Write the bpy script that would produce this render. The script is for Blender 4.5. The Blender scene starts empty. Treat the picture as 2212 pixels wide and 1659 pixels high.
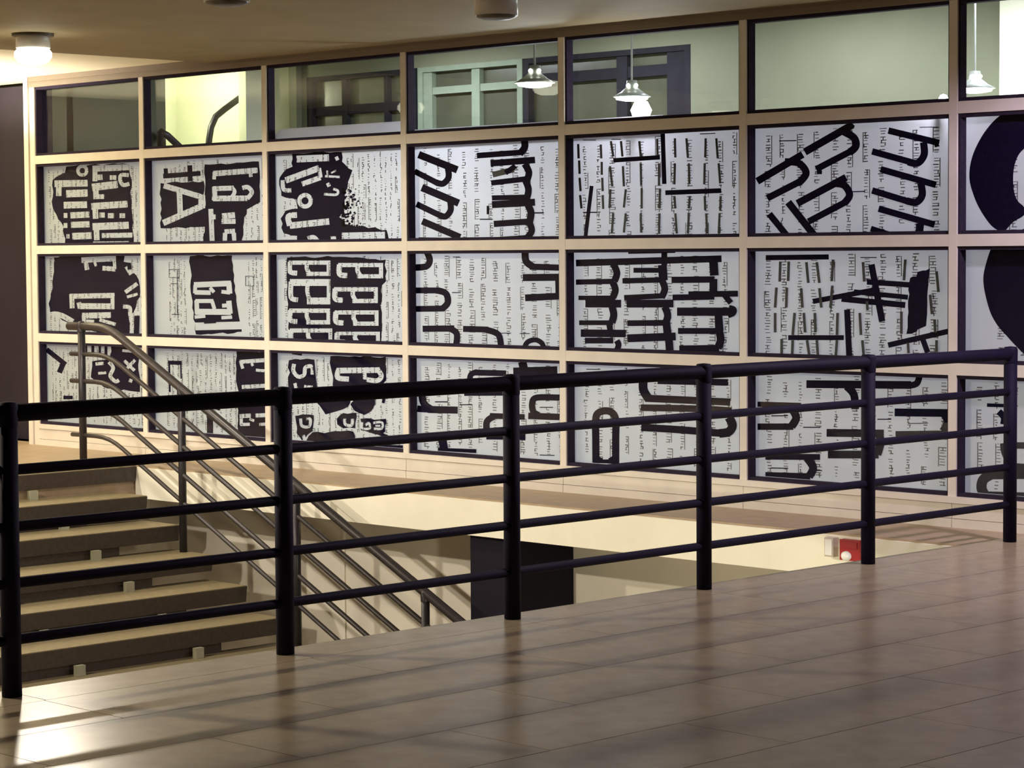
import bpy, math, random
from mathutils import Vector, Matrix
from mathutils.geometry import delaunay_2d_cdt

random.seed(7)
sc = bpy.context.scene
C = sc.collection

# ------------------------------------------------------------------ camera
IW, IH = 2212, 1659
FPX, YAW, PITCH, ROLL, EYE = 5238.94, 0.79072, -0.05336, -0.00652, 1.65174
_r = Vector((math.cos(YAW), math.sin(YAW), 0))
_f = Vector((-math.sin(YAW) * math.cos(PITCH), math.cos(YAW) * math.cos(PITCH), math.sin(PITCH)))
_u = _r.cross(_f)
CR = math.cos(ROLL) * _r + math.sin(ROLL) * _u
CU = -math.sin(ROLL) * _r + math.cos(ROLL) * _u
CP = Vector((0, 0, EYE))
cam = bpy.data.cameras.new('camera')
cam.sensor_width = 36.0
cam.lens = FPX * 36.0 / IW
cam.clip_end = 200
cam_o = bpy.data.objects.new('camera', cam)
C.objects.link(cam_o)
cam_o.matrix_world = Matrix(((CR.x, CU.x, -_f.x, 0), (CR.y, CU.y, -_f.y, 0), (CR.z, CU.z, -_f.z, EYE), (0, 0, 0, 1)))
sc.camera = cam_o

# ------------------------------------------------------------------ world, exposure
w = bpy.data.worlds.new('night')
sc.world = w
w.use_nodes = True
bg = w.node_tree.nodes['Background']
bg.inputs[0].default_value = (0.02, 0.022, 0.035, 1)
bg.inputs[1].default_value = 0.3
sc.view_settings.view_transform = 'Standard'
sc.view_settings.look = 'None'
sc.view_settings.gamma = 1
sc.view_settings.use_curve_mapping = False
sc.view_settings.exposure = 1.95
sc.cycles.use_denoising = True
sc.cycles.max_bounces = 8
sc.cycles.transparent_max_bounces = 16
sc.cycles.sample_clamp_indirect = 4.0
sc.cycles.caustics_reflective = False
sc.cycles.caustics_refractive = False

WARM = (1.0, 0.90, 0.74)
YELGREEN = (1.0, 0.93, 0.68)
COOL = (0.80, 0.78, 1.0)
LILAC = (0.90, 0.74, 1.0)
P_HALL, P_LANDING, P_ROOM, P_RIGHT, P_LOWER, P_CLAMP, P_STAIR, P_SCONCE, P_MAIN, P_TUBE = 95, 60, 15, 105, 80, 4, 12, 170, 320, 19


def ray(px, py):
    return _f + CR * ((px - IW / 2) / FPX) - CU * ((py - IH / 2) / FPX)


def ony(px, py, Y):
    d = ray(px, py)
    return CP + d * ((Y - CP.y) / d.y)


def onx(px, py, X):
    d = ray(px, py)
    return CP + d * ((X - CP.x) / d.x)


# ------------------------------------------------------------------ materials
def mat(name, col, rough=0.6, metal=0.0, noise=0.0, scale=8.0, spec=0.5, bump=0.0, col2=None, stretch=None):
    m = bpy.data.materials.new(name)
    m.use_nodes = True
    nt = m.node_tree
    b = nt.nodes['Principled BSDF']
    b.inputs['Base Color'].default_value = (*col, 1)
    b.inputs['Roughness'].default_value = rough
    b.inputs['Metallic'].default_value = metal
    b.inputs['Specular IOR Level'].default_value = spec
    if noise or col2:
        tc = nt.nodes.new('ShaderNodeTexCoord')
        mp = nt.nodes.new('ShaderNodeMapping')
        if stretch:
            mp.inputs['Scale'].default_value = stretch
        n = nt.nodes.new('ShaderNodeTexNoise')
        n.inputs['Scale'].default_value = scale
        n.inputs['Detail'].default_value = 5
        r = nt.nodes.new('ShaderNodeValToRGB')
        c2 = col2 or tuple(c * (1 - noise) for c in col)
        r.color_ramp.elements[0].position = 0.3
        r.color_ramp.elements[1].position = 0.7
        r.color_ramp.elements[0].color = (*c2, 1)
        r.color_ramp.elements[1].color = (*col, 1)
        nt.links.new(tc.outputs['Object'], mp.inputs[0])
        nt.links.new(mp.outputs[0], n.inputs['Vector'])
        nt.links.new(n.outputs['Fac'], r.inputs['Fac'])
        nt.links.new(r.outputs[0], b.inputs['Base Color'])
        if bump:
            bp = nt.nodes.new('ShaderNodeBump')
            bp.inputs['Strength'].default_value = bump
            bp.inputs['Distance'].default_value = 0.01
            nt.links.new(n.outputs['Fac'], bp.inputs['Height'])
            nt.links.new(bp.outputs[0], b.inputs['Normal'])
    return m


def emit(name, col, strength):
    m = bpy.data.materials.new(name)
    m.use_nodes = True
    nt = m.node_tree
    nt.nodes.remove(nt.nodes['Principled BSDF'])
    e = nt.nodes.new('ShaderNodeEmission')
    e.inputs[0].default_value = (*col, 1)
    e.inputs[1].default_value = strength
    nt.links.new(e.outputs[0], nt.nodes['Material Output'].inputs[0])
    return m


def glass_mat(name, tint=(0.94, 0.97, 0.93), ior=1.5, rough=0.0):
    m = bpy.data.materials.new(name)
    m.use_nodes = True
    nt = m.node_tree
    nt.nodes.remove(nt.nodes['Principled BSDF'])
    t = nt.nodes.new('ShaderNodeBsdfTransparent')
    t.inputs[0].default_value = (*tint, 1)
    g = nt.nodes.new('ShaderNodeBsdfGlossy')
    g.inputs['Roughness'].default_value = rough
    lw = nt.nodes.new('ShaderNodeLayerWeight')
    pw = nt.nodes.new('ShaderNodeMath')
    pw.operation = 'POWER'
    pw.inputs[1].default_value = 5.0
    ma = nt.nodes.new('ShaderNodeMath')
    ma.operation = 'MULTIPLY_ADD'
    ma.inputs[1].default_value = 0.6
    ma.inputs[2].default_value = 0.018
    mx = nt.nodes.new('ShaderNodeMixShader')
    nt.links.new(lw.outputs['Facing'], pw.inputs[0])
    nt.links.new(pw.outputs[0], ma.inputs[0])
    nt.links.new(ma.outputs[0], mx.inputs[0])
    nt.links.new(t.outputs[0], mx.inputs[1])
    nt.links.new(g.outputs[0], mx.inputs[2])
    nt.links.new(mx.outputs[0], nt.nodes['Material Output'].inputs[0])
    return m


def paper_mat(name, col, trans):
    m = bpy.data.materials.new(name)
    m.use_nodes = True
    nt = m.node_tree
    nt.nodes.remove(nt.nodes['Principled BSDF'])
    tc = nt.nodes.new('ShaderNodeTexCoord')
    n = nt.nodes.new('ShaderNodeTexNoise')
    n.inputs['Scale'].default_value = 3.0
    n.inputs['Detail'].default_value = 6
    r = nt.nodes.new('ShaderNodeValToRGB')
    r.color_ramp.elements[0].color = (*(c * 0.9 for c in col), 1)
    r.color_ramp.elements[1].color = (*col, 1)
    d = nt.nodes.new('ShaderNodeBsdfDiffuse')
    t = nt.nodes.new('ShaderNodeBsdfTranslucent')
    mx = nt.nodes.new('ShaderNodeMixShader')
    mx.inputs[0].default_value = trans
    nt.links.new(tc.outputs['Object'], n.inputs['Vector'])
    nt.links.new(n.outputs['Fac'], r.inputs['Fac'])
    nt.links.new(r.outputs[0], d.inputs[0])
    nt.links.new(r.outputs[0], t.inputs[0])
    nt.links.new(d.outputs[0], mx.inputs[1])
    nt.links.new(t.outputs[0], mx.inputs[2])
    nt.links.new(mx.outputs[0], nt.nodes['Material Output'].inputs[0])
    return m


M = dict(
    cream=mat('cream_paint', (0.74, 0.69, 0.61), 0.45, noise=0.10, scale=6),
    header=mat('header_paint', (0.20, 0.155, 0.11), 0.5, noise=0.12, scale=5),
    white=mat('white_board', (0.80, 0.78, 0.76), 0.55, noise=0.06, scale=4),
    fascia=mat('cream_plaster', (0.90, 0.86, 0.72), 0.7, noise=0.10, scale=2.2),
    lower=mat('lower_plaster', (0.86, 0.80, 0.68), 0.75, noise=0.18, scale=1.2),
    steel=mat('dark_steel', (0.030, 0.022, 0.040), 0.85, noise=0.3, scale=20, spec=0.08),
    rail=mat('black_rail_paint', (0.004, 0.0015, 0.017), 0.7, noise=0.3, scale=30, spec=0.2),
    stairrail=mat('worn_dark_metal', (0.045, 0.037, 0.035), 0.4, metal=0.25, noise=0.3, scale=25),
    postdark=mat('dark_post_metal', (0.03, 0.025, 0.03), 0.4, metal=0.3, noise=0.3, scale=25),
    slab=mat('polished_stone', (0.31, 0.25, 0.155), 0.26, noise=0.35, scale=9, spec=0.45, col2=(0.26, 0.205, 0.13)),
    grout=mat('grout', (0.16, 0.13, 0.10), 0.8, noise=0.2),
    ledge=mat('ledge_stone', (0.40, 0.30, 0.19), 0.5, noise=0.2, scale=9),
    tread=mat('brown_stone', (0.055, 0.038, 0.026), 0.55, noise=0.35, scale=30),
    treadtop=mat('worn_tread_top', (0.23, 0.185, 0.10), 0.5, noise=0.25, scale=25),  # tread tops paler than the tread faces
    bracket=mat('pale_bracket', (0.34, 0.33, 0.23), 0.5, noise=0.15),
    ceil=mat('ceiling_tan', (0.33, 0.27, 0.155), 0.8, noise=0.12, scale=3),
    ceil2=mat('ceiling_pale', (0.86, 0.80, 0.60), 0.8, noise=0.06, scale=3),  # paler than the near ceiling, lamplight put into the colour
    hallwall=mat('hall_wall', (0.22, 0.17, 0.13), 0.8, noise=0.15, scale=2),
    door=mat('dark_door', (0.016, 0.010, 0.020), 0.6, noise=0.4, scale=4, stretch=(1, 1, 0.2)),
    pier=mat('black_panel', (0.009, 0.006, 0.016), 0.7, noise=0.4, scale=10, spec=0.2),
    roomwall=mat('room_wall_green', (0.135, 0.14, 0.085), 0.8, noise=0.10, scale=2),
    roomceil=mat('room_ceiling', (0.20, 0.21, 0.13), 0.8, noise=0.08, scale=2),
    roombright=mat('stair_wall_pale', (0.80, 0.80, 0.62), 0.8, noise=0.05, scale=2),
    roomfloor=mat('room_floor', (0.28, 0.24, 0.19), 0.5, noise=0.2, scale=4),
    framelight=mat('pale_green_frame', (0.20, 0.24, 0.17), 0.8, noise=0.15, spec=0.1),
    framedark=mat('dark_frame', (0.018, 0.017, 0.022), 0.85, noise=0.3, spec=0.1),
    nightglass=mat('night_glass', (0.085, 0.088, 0.055), 0.25, noise=0.4, scale=2),  # olive base colour stands in for the room's reflection
    ink=mat('black_ink', (0.008, 0.004, 0.030), 0.8, noise=0.5, scale=30, spec=0.1),
    inkgrey=mat('grey_ink', (0.05, 0.042, 0.065), 0.6, noise=0.4, scale=40),
    inkwhite=mat('bare_paper', (0.80, 0.80, 0.82), 0.8, noise=0.22, scale=30, stretch=(2.2, 1, 0.3)),
    smalltext=mat('small_type_ink', (0.24, 0.23, 0.28), 0.7, noise=0.5, scale=60),
    red=mat('alarm_red', (0.36, 0.01, 0.015), 0.4, noise=0.15),
    strobe=mat('clear_lens', (0.9, 0.9, 0.88), 0.08, noise=0.05),
    beige=mat('beige_plastic', (0.52, 0.45, 0.36), 0.5, noise=0.1),
    lampmetal=mat('lamp_bronze', (0.10, 0.08, 0.06), 0.4, metal=0.5, noise=0.2),
    lampglass=mat('frosted_lamp_glass', (0.55, 0.52, 0.46), 0.3, noise=0.12),
    enamel=mat('lamp_enamel', (0.22, 0.23, 0.20), 0.35, noise=0.1),
    boardwhite=paper_mat('pinboard_white', (0.80, 0.78, 0.84), 0.5),
    paper=paper_mat('poster_paper', (0.90, 0.89, 0.96), 0.6),
    glass=glass_mat('window_glass'),
    glow=emit('lamp_glow', (1.0, 0.93, 0.70), 3),
    glowroom=emit('pendant_glow', (1.0, 1.0, 0.93), 6),
    glowclamp=emit('clamp_glow', (1.0, 0.97, 1.0), 8),
)

# ------------------------------------------------------------------ helpers
WL = {}


def wloc(o):
    return WL.get(o.name, Vector((0, 0, 0))) if o else Vector((0, 0, 0))


def tag(o, label=None, cat=None, group=None, kind=None):
    if label: o['label'] = label
    if cat: o['category'] = cat
    if group: o['group'] = group
    if kind: o['kind'] = kind
    return o


def thing(name, loc, label=None, cat=None, group=None, kind=None):
    o = bpy.data.objects.new(name, None)
    o.empty_display_size = 0.1
    C.objects.link(o)
    o.location = loc
    WL[o.name] = Vector(loc)
    return tag(o, label, cat, group, kind)


def mo(name, verts, faces, m, parent=None, smooth=False, origin=None):
    """one mesh object; verts in world space, origin = its own base point"""
    pl = wloc(parent)
    if origin is None:
        if parent:
            org = Vector(pl)
        else:
            n = len(verts)
            org = Vector((sum(v[0] for v in verts) / n, sum(v[1] for v in verts) / n, min(v[2] for v in verts)))
    else:
        org = Vector(origin)
    me = bpy.data.meshes.new(name)
    me.from_pydata([(v[0] - org.x, v[1] - org.y, v[2] - org.z) for v in verts], [], faces)
    if smooth:
        me.polygons.foreach_set('use_smooth', [True] * len(me.polygons))
    ms = m if isinstance(m, (list, tuple)) else [m]
    for q in ms:
        me.materials.append(q)
    me.update()
    o = bpy.data.objects.new(name, me)
    C.objects.link(o)
    o.parent = parent
    o.location = org - pl
    WL[o.name] = org
    return o


def boxvf(x0, x1, y0, y1, z0, z1, c=0.0):
    """box, top edges chamfered by c when c > 0"""
    if c <= 0:
        v = [(x0, y0, z0), (x1, y0, z0), (x1, y1, z0), (x0, y1, z0), (x0, y0, z1), (x1, y0, z1), (x1, y1, z1), (x0, y1, z1)]
        f = [(0, 3, 2, 1), (4, 5, 6, 7), (0, 1, 5, 4), (1, 2, 6, 5), (2, 3, 7, 6), (3, 0, 4, 7)]
        return v, f
    v = [(x0, y0, z0), (x1, y0, z0), (x1, y1, z0), (x0, y1, z0),
         (x0, y0, z1 - c), (x1, y0, z1 - c), (x1, y1, z1 - c), (x0, y1, z1 - c),
         (x0 + c, y0 + c, z1), (x1 - c, y0 + c, z1), (x1 - c, y1 - c, z1), (x0 + c, y1 - c, z1)]
    f = [(0, 3, 2, 1), (8, 9, 10, 11)]
    for i in range(4):
        j = (i + 1) % 4
        f += [(i, j, 4 + j, 4 + i), (4 + i, 4 + j, 8 + j, 8 + i)]
    return v, f


class MB:
    def __init__(s):
        s.v, s.f = [], []

    def add(s, v, f):
        n = len(s.v)
        s.v += [tuple(p) for p in v]
        s.f += [tuple(i + n for i in q) for q in f]
        return s

    def box(s, *a, **k):
        return s.add(*boxvf(*a, **k))

    def tube(s, *a, **k):
        return s.add(*tubevf(*a, **k))

    def lathe(s, *a, **k):
        return s.add(*lathevf(*a, **k))

    def build(s, name, m, parent=None, smooth=False, origin=None):
        return mo(name, s.v, s.f, m, parent, smooth, origin)


def tubevf(pts, r, seg=14, caps=True):
    pts = [Vector(p) for p in pts]
    v, f = [], []
    n = len(pts)
    t0 = (pts[1] - pts[0]).normalized()
    a = Vector((0, 0, 1)) if abs(t0.z) < 0.9 else Vector((1, 0, 0))
    e1 = t0.cross(a).normalized()
    for i, p in enumerate(pts):
        if i == 0: t = t0
        elif i == n - 1: t = (pts[i] - pts[i - 1]).normalized()
        else: t = ((pts[i + 1] - pts[i]).normalized() + (pts[i] - pts[i - 1]).normalized()).normalized()
        e1 = (e1 - t * e1.dot(t)).normalized()
        e2 = t.cross(e1)
        for k in range(seg):
            an = 2 * math.pi * k / seg
            v.append(tuple(p + (e1 * math.cos(an) + e2 * math.sin(an)) * r))
    for i in range(n - 1):
        for k in range(seg):
            j = (k + 1) % seg
            f.append((i * seg + k, i * seg + j, (i + 1) * seg + j, (i + 1) * seg + k))
    if caps:
        f.append(tuple(reversed(range(seg))))
        f.append(tuple(range((n - 1) * seg, n * seg)))
    return v, f


def lathevf(prof, cx, cy, seg=24):
    """prof: list of (radius, z); radius 0 closes"""
    v, f = [], []
    rows = []
    for r, z in prof:
        if r <= 1e-6:
            rows.append([len(v)]); v.append((cx, cy, z))
        else:
            rows.append(list(range(len(v), len(v) + seg)))
            v += [(cx + r * math.cos(2 * math.pi * k / seg), cy + r * math.sin(2 * math.pi * k / seg), z) for k in range(seg)]
    for a, b in zip(rows, rows[1:]):
        for k in range(seg):
            j = (k + 1) % seg
            if len(a) == 1 and len(b) == 1: continue
            if len(a) == 1: f.append((a[0], b[j], b[k]))
            elif len(b) == 1: f.append((a[k], a[j], b[0]))
            else: f.append((a[k], a[j], b[j], b[k]))
    return v, f


def box(name, x0, x1, y0, y1, z0, z1, m, parent=None, c=0.0, origin=None):
    return mo(name, *boxvf(x0, x1, y0, y1, z0, z1, c), m, parent, origin=origin)


def struct(name, mb, m):
    return tag(mb.build(name, m, origin=(0, 0, 0)), kind='structure')


def point_light(name, loc, power, col, radius, parent):
    l = bpy.data.lights.new(name, 'POINT')
    l.energy = power
    l.color = col
    l.shadow_soft_size = radius
    o = bpy.data.objects.new(name, l)
    C.objects.link(o)
    o.parent = parent
    o.location = Vector(loc) - wloc(parent)
    return o


def spot_light(name, loc, power, col, radius, parent, angle=2.6, blend=0.6):
    l = bpy.data.lights.new(name, 'SPOT')
    l.energy = power
    l.color = col
    l.shadow_soft_size = radius
    l.spot_size = angle
    l.spot_blend = blend
    o = bpy.data.objects.new(name, l)
    C.objects.link(o)
    o.parent = parent
    o.location = Vector(loc) - wloc(parent)
    return o


# ------------------------------------------------------------------ main measures
XR = -7.777            # railing line
XE = -7.90             # edge of the floor over the stairwell
YW = 12.054            # front of the glazed wall
YE = 11.368            # edge of the ledge under the glazed wall
X0, DX = -18.169, 1.62129   # mullions
ZT = [2.506, 1.719, 0.950]
ZS, ZH = 0.187, 3.141
ZC, ZC2 = 3.205, 3.235
XL = -15.72            # landing edge
XCUT = -15.62          # ceiling step
XEND = -18.27

# ------------------------------------------------------------------ floor and ceilings
fl = MB()
fl.box(XE, 4.0, -3.0, YW, -0.25, -0.018)
floor = struct('floor', fl, M['grout'])
TW, TL = 0.503, 1.30
nx = 0
x = XE + 0.005
strip = 0
edges = [XE, -7.62] + [-7.62 + TW * k for k in range(1, 8)]
shared = {}
for s in range(len(edges) - 1):
    xa, xb = edges[s] + 0.002, edges[s + 1] - 0.002
    off = {0: 6.38, 1: 5.07}.get(s, 5.07 + (0.65 if s % 2 == 0 else 0.0))
    y = off - TL * 3
    while y < YW - 0.05:
        ya, yb = max(y, 2.6) + 0.002, min(y + TL, YW - 0.002) - 0.002
        if yb - ya > 0.05 and yb > 2.7:
            key = (round(xb - xa, 4), round(yb - ya, 4))
            if key in shared:
                o = bpy.data.objects.new('floor_slab', shared[key])
                C.objects.link(o)
                o.parent = floor
                o.location = (xa, ya, -0.018)
            else:
                o = mo('floor_slab', *boxvf(xa, xb, ya, yb, -0.018, 0.0), M['slab'], floor, origin=(xa, ya, -0.018))
                shared[key] = o.data
        y += TL
# the rest of the floor, out of the picture
o = box('floor_field', edges[-1] + 0.002, 3.98, -2.98, YW - 0.002, -0.018, 0.0, M['slab'], floor)
o = box('floor_field', XE + 0.002, edges[-1] - 0.002, -2.98, 2.598, -0.018, 0.0, M['slab'], floor)

lg = MB()
lg.box(XL - 0.02, XE, YE, YW + 0.0, -0.25, 0.0)
lg.box(-20.2, XL - 0.02, 3.0, YW + 0.0, -0.25, 0.0)
lg.box(-20.2, XEND, YW, 12.5, -0.25, 0.0)
struct('floor_landing', lg, M['ledge'])
fb = MB()
fb.box(XL - 0.0, XE, YE - 0.02, YE, -0.255, -0.012)
struct('trim_1', fb, M['fascia'])

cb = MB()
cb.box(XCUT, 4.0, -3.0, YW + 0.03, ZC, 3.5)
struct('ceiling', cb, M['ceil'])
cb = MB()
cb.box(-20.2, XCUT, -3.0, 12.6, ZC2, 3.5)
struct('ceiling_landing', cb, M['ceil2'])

hb = MB().box(-20.35, -20.2, -3.0, 12.6, -0.25, 3.5)
struct('wall_left', hb, M['hallwall'])
hb = MB().box(-20.2, 4.0, -3.15, -3.0, -0.25, 3.5)
struct('wall_back', hb, M['hallwall'])
hb = MB().box(4.0, 4.15, -3.0, 12.1, -0.25, 3.5)
struct('wall_right', hb, M['hallwall'])

# dark door left of the glazed wall
dr = thing('door_1', (-19.2, 12.36, 0), kind='structure')
box('door_leaf', -19.95, -18.30, 12.36, 12.42, 0.0, 3.2, M['door'], dr)
box('door_jamb', -20.2, -19.95, 12.26, 12.5, 0.0, 3.235, M['door'], dr)

# lower storey: its walls, floor, pier under the ledge
lw = MB().box(-16.5, 4.0, YW - 0.0, YW + 0.15, -3.6, -0.25)
struct('wall_lower_far', lw, M['lower'])
lw = MB().box(-16.65, -16.5, 2.0, YW, -3.6, -0.25)
struct('wall_lower_left', lw, M['lower'])
lw = MB().box(-16.5, 4.0, 1.85, 2.0, -3.6, -0.25)
struct('wall_lower_back', lw, M['lower'])
lw = MB().box(-16.5, 4.0, 2.0, YW, -3.6, -3.45)
struct('floor_lower', lw, M['roomfloor'])
a = ony(1020, 1160, 11.42)
b = ony(1098, 1165, 11.42)
pr = thing('pier', (b.x - 0.2, 11.7, -3.45), 'black boxed pier below the ledge behind the railing', 'pier')
box('pier_shaft', a.x, b.x, 11.42, YW - 0.002, -3.45, -0.26, M['pier'], pr)
box('pier_front_board', a.x - 0.003, b.x + 0.003, 11.405, 11.42, -3.45, -0.26, M['pier'], pr)
jt = ony(745, 1280, YW)
tag(box('trim_2', jt.x - 0.012, jt.x + 0.012, YW - 0.012, YW, -3.4, -0.26, M['lower'], None), kind='structure')

# ------------------------------------------------------------------ glazed wall
gw = thing('window_1', (X0 + 3.5 * DX, YW, 0), kind='structure')
NCOL = 9
XM = [X0 + DX * i for i in range(NCOL + 1)]
XRT = XM[-1]
for i, xm in enumerate(XM):
    if i == 0:
        box('mullion', -18.265, -18.20, YW - 0.012, YW + 0.05, 0.0, ZC2, M['cream'], gw)
        box('mullion', -18.19, -18.115, YW, YW + 0.012, 0.0, ZH, M['cream'], gw)
        box('end_jamb', -18.19, -18.118, YW + 0.0125, YW + 0.19, 0.0, ZH, M['steel'], gw)
        box('mullion_core', -18.20, -18.19, YW + 0.012, YW + 0.05, 0.0, ZH, M['cream'], gw)
    else:
        box('mullion', xm - 0.029, xm + 0.029, YW, YW + 0.012, ZS, ZH, M['cream'], gw)
for z in ZT:
    box('transom', -18.115, XRT, YW + 0.001, YW + 0.0125, z - 0.036, z + 0.036, M['cream'], gw)
box('header', -18.2, XRT, YW - 0.006, YW + 0.10, ZH, ZC2 + 0.02, M['header'], gw)
box('header_lip', -18.2, XRT, YW - 0.012, YW - 0.006, ZH + 0.036, ZH + 0.044, M['header'], gw)
box('sill', -18.115, XRT, YW - 0.012, YW + 0.11, ZS - 0.040, ZS, M['cream'], gw)
rows = [(ZT[0], ZH), (ZT[1], ZT[0]), (ZT[2], ZT[1]), (ZS, ZT[2])]
YG = YW + 0.066
YP = YW + 0.088
for i in range(NCOL):
    for r, (zb, zt) in enumerate(rows):
        xa = XM[i] + (0.029 if i else 0.054)
        xb = XM[i + 1] - 0.029
        za = zb + (0.036 if r < 3 else 0.0)
        zc = zt - (0.036 if r > 0 else 0.0)
        mb = MB()
        e = 0.014
        mb.box(xa - 0.029, xa + e, YW + 0.0126, YW + 0.075, za - 0.03, zc + 0.03)
        mb.box(xb - e, xb + 0.029, YW + 0.0126, YW + 0.075, za - 0.03, zc + 0.03)
        mb.box(xa + e, xb - e, YW + 0.0126, YW + 0.075, za - 0.03, za + 0.022)
        mb.box(xa + e, xb - e, YW + 0.0126, YW + 0.075, zc - 0.022, zc + 0.03)
        mb.build('sash', M['steel'], gw)
        box('glass_pane', xa + 0.002, xb - 0.002, YG, YG + 0.006, za + 0.002, zc - 0.002, M['glass'], gw)
# panelled base under the glass, one set of boards for each bay
bb = thing('baseboard_far', (X0 + 3.5 * DX, YW, 0), kind='structure')
box('base_core', -18.115, XRT, YW + 0.02, YW + 0.15, -0.01, ZS - 0.04, M['steel'], bb)
for i in range(NCOL):
    xa = XM[i] + 0.002 if i else -18.115
    xb = XM[i + 1] - 0.002
    box('base_board', xa, xb, YW, YW + 0.025, 0.056, ZS - 0.043, M['cream'], bb)
    box('base_board', xa, xb, YW - 0.003, YW + 0.025, 0.0, 0.053, M['cream'], bb)

# ------------------------------------------------------------------ room behind the glass
YB = 16.25
XLW = -19.5
ZR = 3.78
rb = MB().box(XLW - 0.0, -1.0, YW + 0.16, YB, -0.2, 0.0)
struct('floor_room', rb, M['roomfloor'])
rb = MB().box(-21.8, -1.0, YW + 0.1, YB + 0.2, ZR, ZR + 0.15)
struct('ceiling_room', rb, M['roomceil'])
rb = MB().box(-18.2, -1.0, YW + 0.1, YW + 0.2, ZC2 + 0.02, ZR)
struct('wall_header', rb, M['roomwall'])
rb = MB().box(XRT, -1.0, YW + 0.0, YW + 0.16, 0.0, ZC2 + 0.02)
struct('wall_front_right', rb, M['hallwall'])
rb = MB().box(-1.0, -0.85, YW, YB, 0.0, ZR)
struct('wall_room_right', rb, M['roomwall'])
d0 = onx(357, 200, XLW).y
d1 = onx(640, 200, XLW).y
rb = MB()
rb.box(XLW - 0.12, XLW, YW + 0.45, d0, 0.0, ZR)
rb.box(XLW - 0.12, XLW, d1, YB, 0.0, ZR)
rb.box(XLW, -18.28, YW + 0.45, YW + 0.52, 0.0, ZR)
rb.box(-18.34, -18.28, YW + 0.15, YW + 0.52, 0.0, ZR)
struct('wall_room_left', rb, M['roomwall'])
rb = MB()
rb.box(-21.8, -21.65, d0 - 0.8, YB + 0.2, 0.0, ZR)
rb.box(-21.65, XLW - 0.12, d0 - 0.8, d0 - 0.65, 0.0, ZR)
rb.box(-21.65, XLW - 0.12, YB, YB + 0.15, 0.0, ZR)
struct('wall_stair_landing', rb, M['roombright'])
rb = MB().box(-20.12, -20.0, onx(531, 200, -20.0).y, YB, 0.0, ZR)
struct('wall_stair_pier', rb, M['roombright'])
rb = MB().box(-21.65, XLW, d0 - 0.65, YB, -0.2, 0.0)
struct('floor_stair_landing', rb, M['roomfloor'])
# far wall with its window band
wx0, wx1 = ony(662, 200, YB).x, ony(1492, 200, YB).x
wz1 = ony(1470, 97, YB).z
wz0 = 0.9
rb = MB()
rb.box(XLW, wx0, YB, YB + 0.2, 0.0, ZR)
rb.box(wx1, -1.0, YB, YB + 0.2, 0.0, ZR)
rb.box(wx0, wx1, YB, YB + 0.2, wz1, ZR)
rb.box(wx0, wx1, YB, YB + 0.2, 0.0, wz0)
struct('wall_far', rb, M['roomwall'])
rb = MB().box(ony(2178, 100, YB).x, ony(2290, 100, YB).x, YB - 0.12, YB, 0.0, ZR)
struct('wall_far_pilaster', rb, M['roombright'])  # pale strip in place of a lit opening in the far wall


def room_window(name, pa, pb, frame, verts, zmid, tr=0.05):
    o = thing(name, (ony(pa, 200, YB).x, YB, wz0), kind='structure')
    xa, xb = ony(pa, 200, YB).x, ony(pb, 200, YB).x
    box('window_pane', xa, xb, YB + 0.08, YB + 0.09, wz0, wz1, M['nightglass'], o)
    mb = MB()
    mb.box(xa, xa + 0.07, YB + 0.0, YB + 0.078, wz0, wz1)
    mb.box(xb - 0.07, xb, YB + 0.0, YB + 0.078, wz0, wz1)
    mb.box(xa + 0.07, xb - 0.07, YB + 0.0, YB + 0.078, wz1 - 0.05, wz1)
    mb.box(xa + 0.07, xb - 0.07, YB + 0.0, YB + 0.078, wz0, wz0 + 0.06)
    mb.build('window_frame', M[frame], o)
    for p, wd in verts:
        xx = ony(p, 200, YB).x
        box('glazing_bar', xx - wd / 2, xx + wd / 2, YB + 0.02, YB + 0.078, wz0 + 0.06, wz1 - 0.05, M[frame], o)
    for zz in zmid:
        box('glazing_bar', xa + 0.07, xb - 0.07, YB + 0.03, YB + 0.078, zz - tr / 2, zz + tr / 2, M[frame], o)
    return o


zA = ony(1025, 189, YB).z
zB = ony(1400, 152, YB).z
room_window('window_2', 663, 898, 'framedark', [(740, 0.07), (830, 0.05)], [zA - 0.12, zA - 0.75], 0.09)
room_window('window_3', 902, 1128, 'framelight', [(921, 0.12), (1024, 0.11)], [zA, zA - 0.8], 0.07)
room_window('window_4', 1130, 1491, 'framedark', [(1340, 0.13), (1465, 0.30)], [zB, zB - 0.9], 0.10)

# two rails seen through the open doorway
hr = thing('bent_handrail', (onx(452, 300, -20.5).x, onx(452, 300, -20.5).y, 0.0), 'bent dark handrail in the bright doorway behind the glass', 'handrail')
p = [onx(448, 345, -20.5), onx(452, 300, -20.5), onx(456, 275, -20.5), onx(466, 252, -20.5), onx(484, 237, -20.5), onx(530, 203, -20.5), onx(575, 168, -20.5)]
MB().tube(p, 0.035).build('handrail_tube', M['postdark'], hr, True)
MB().tube([p[0], (p[0].x, p[0].y, 0.0)], 0.03).build('handrail_post', M['postdark'], hr, True)
hr = thing('short_handrail', (onx(350, 286, -19.45).x, onx(350, 286, -19.45).y, 0.0), 'short sloping handrail left of the bright doorway behind the glass', 'handrail')
p = [onx(346, 284, -19.4), onx(362, 293, -19.4), onx(393, 322, -19.4), onx(430, 357, -19.4)]
MB().tube(p, 0.035).build('handrail_tube', M['postdark'], hr, True)
MB().tube([p[0], (p[0].x, p[0].y, 0.0)], 0.03).build('handrail_post', M['postdark'], hr, True)

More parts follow.
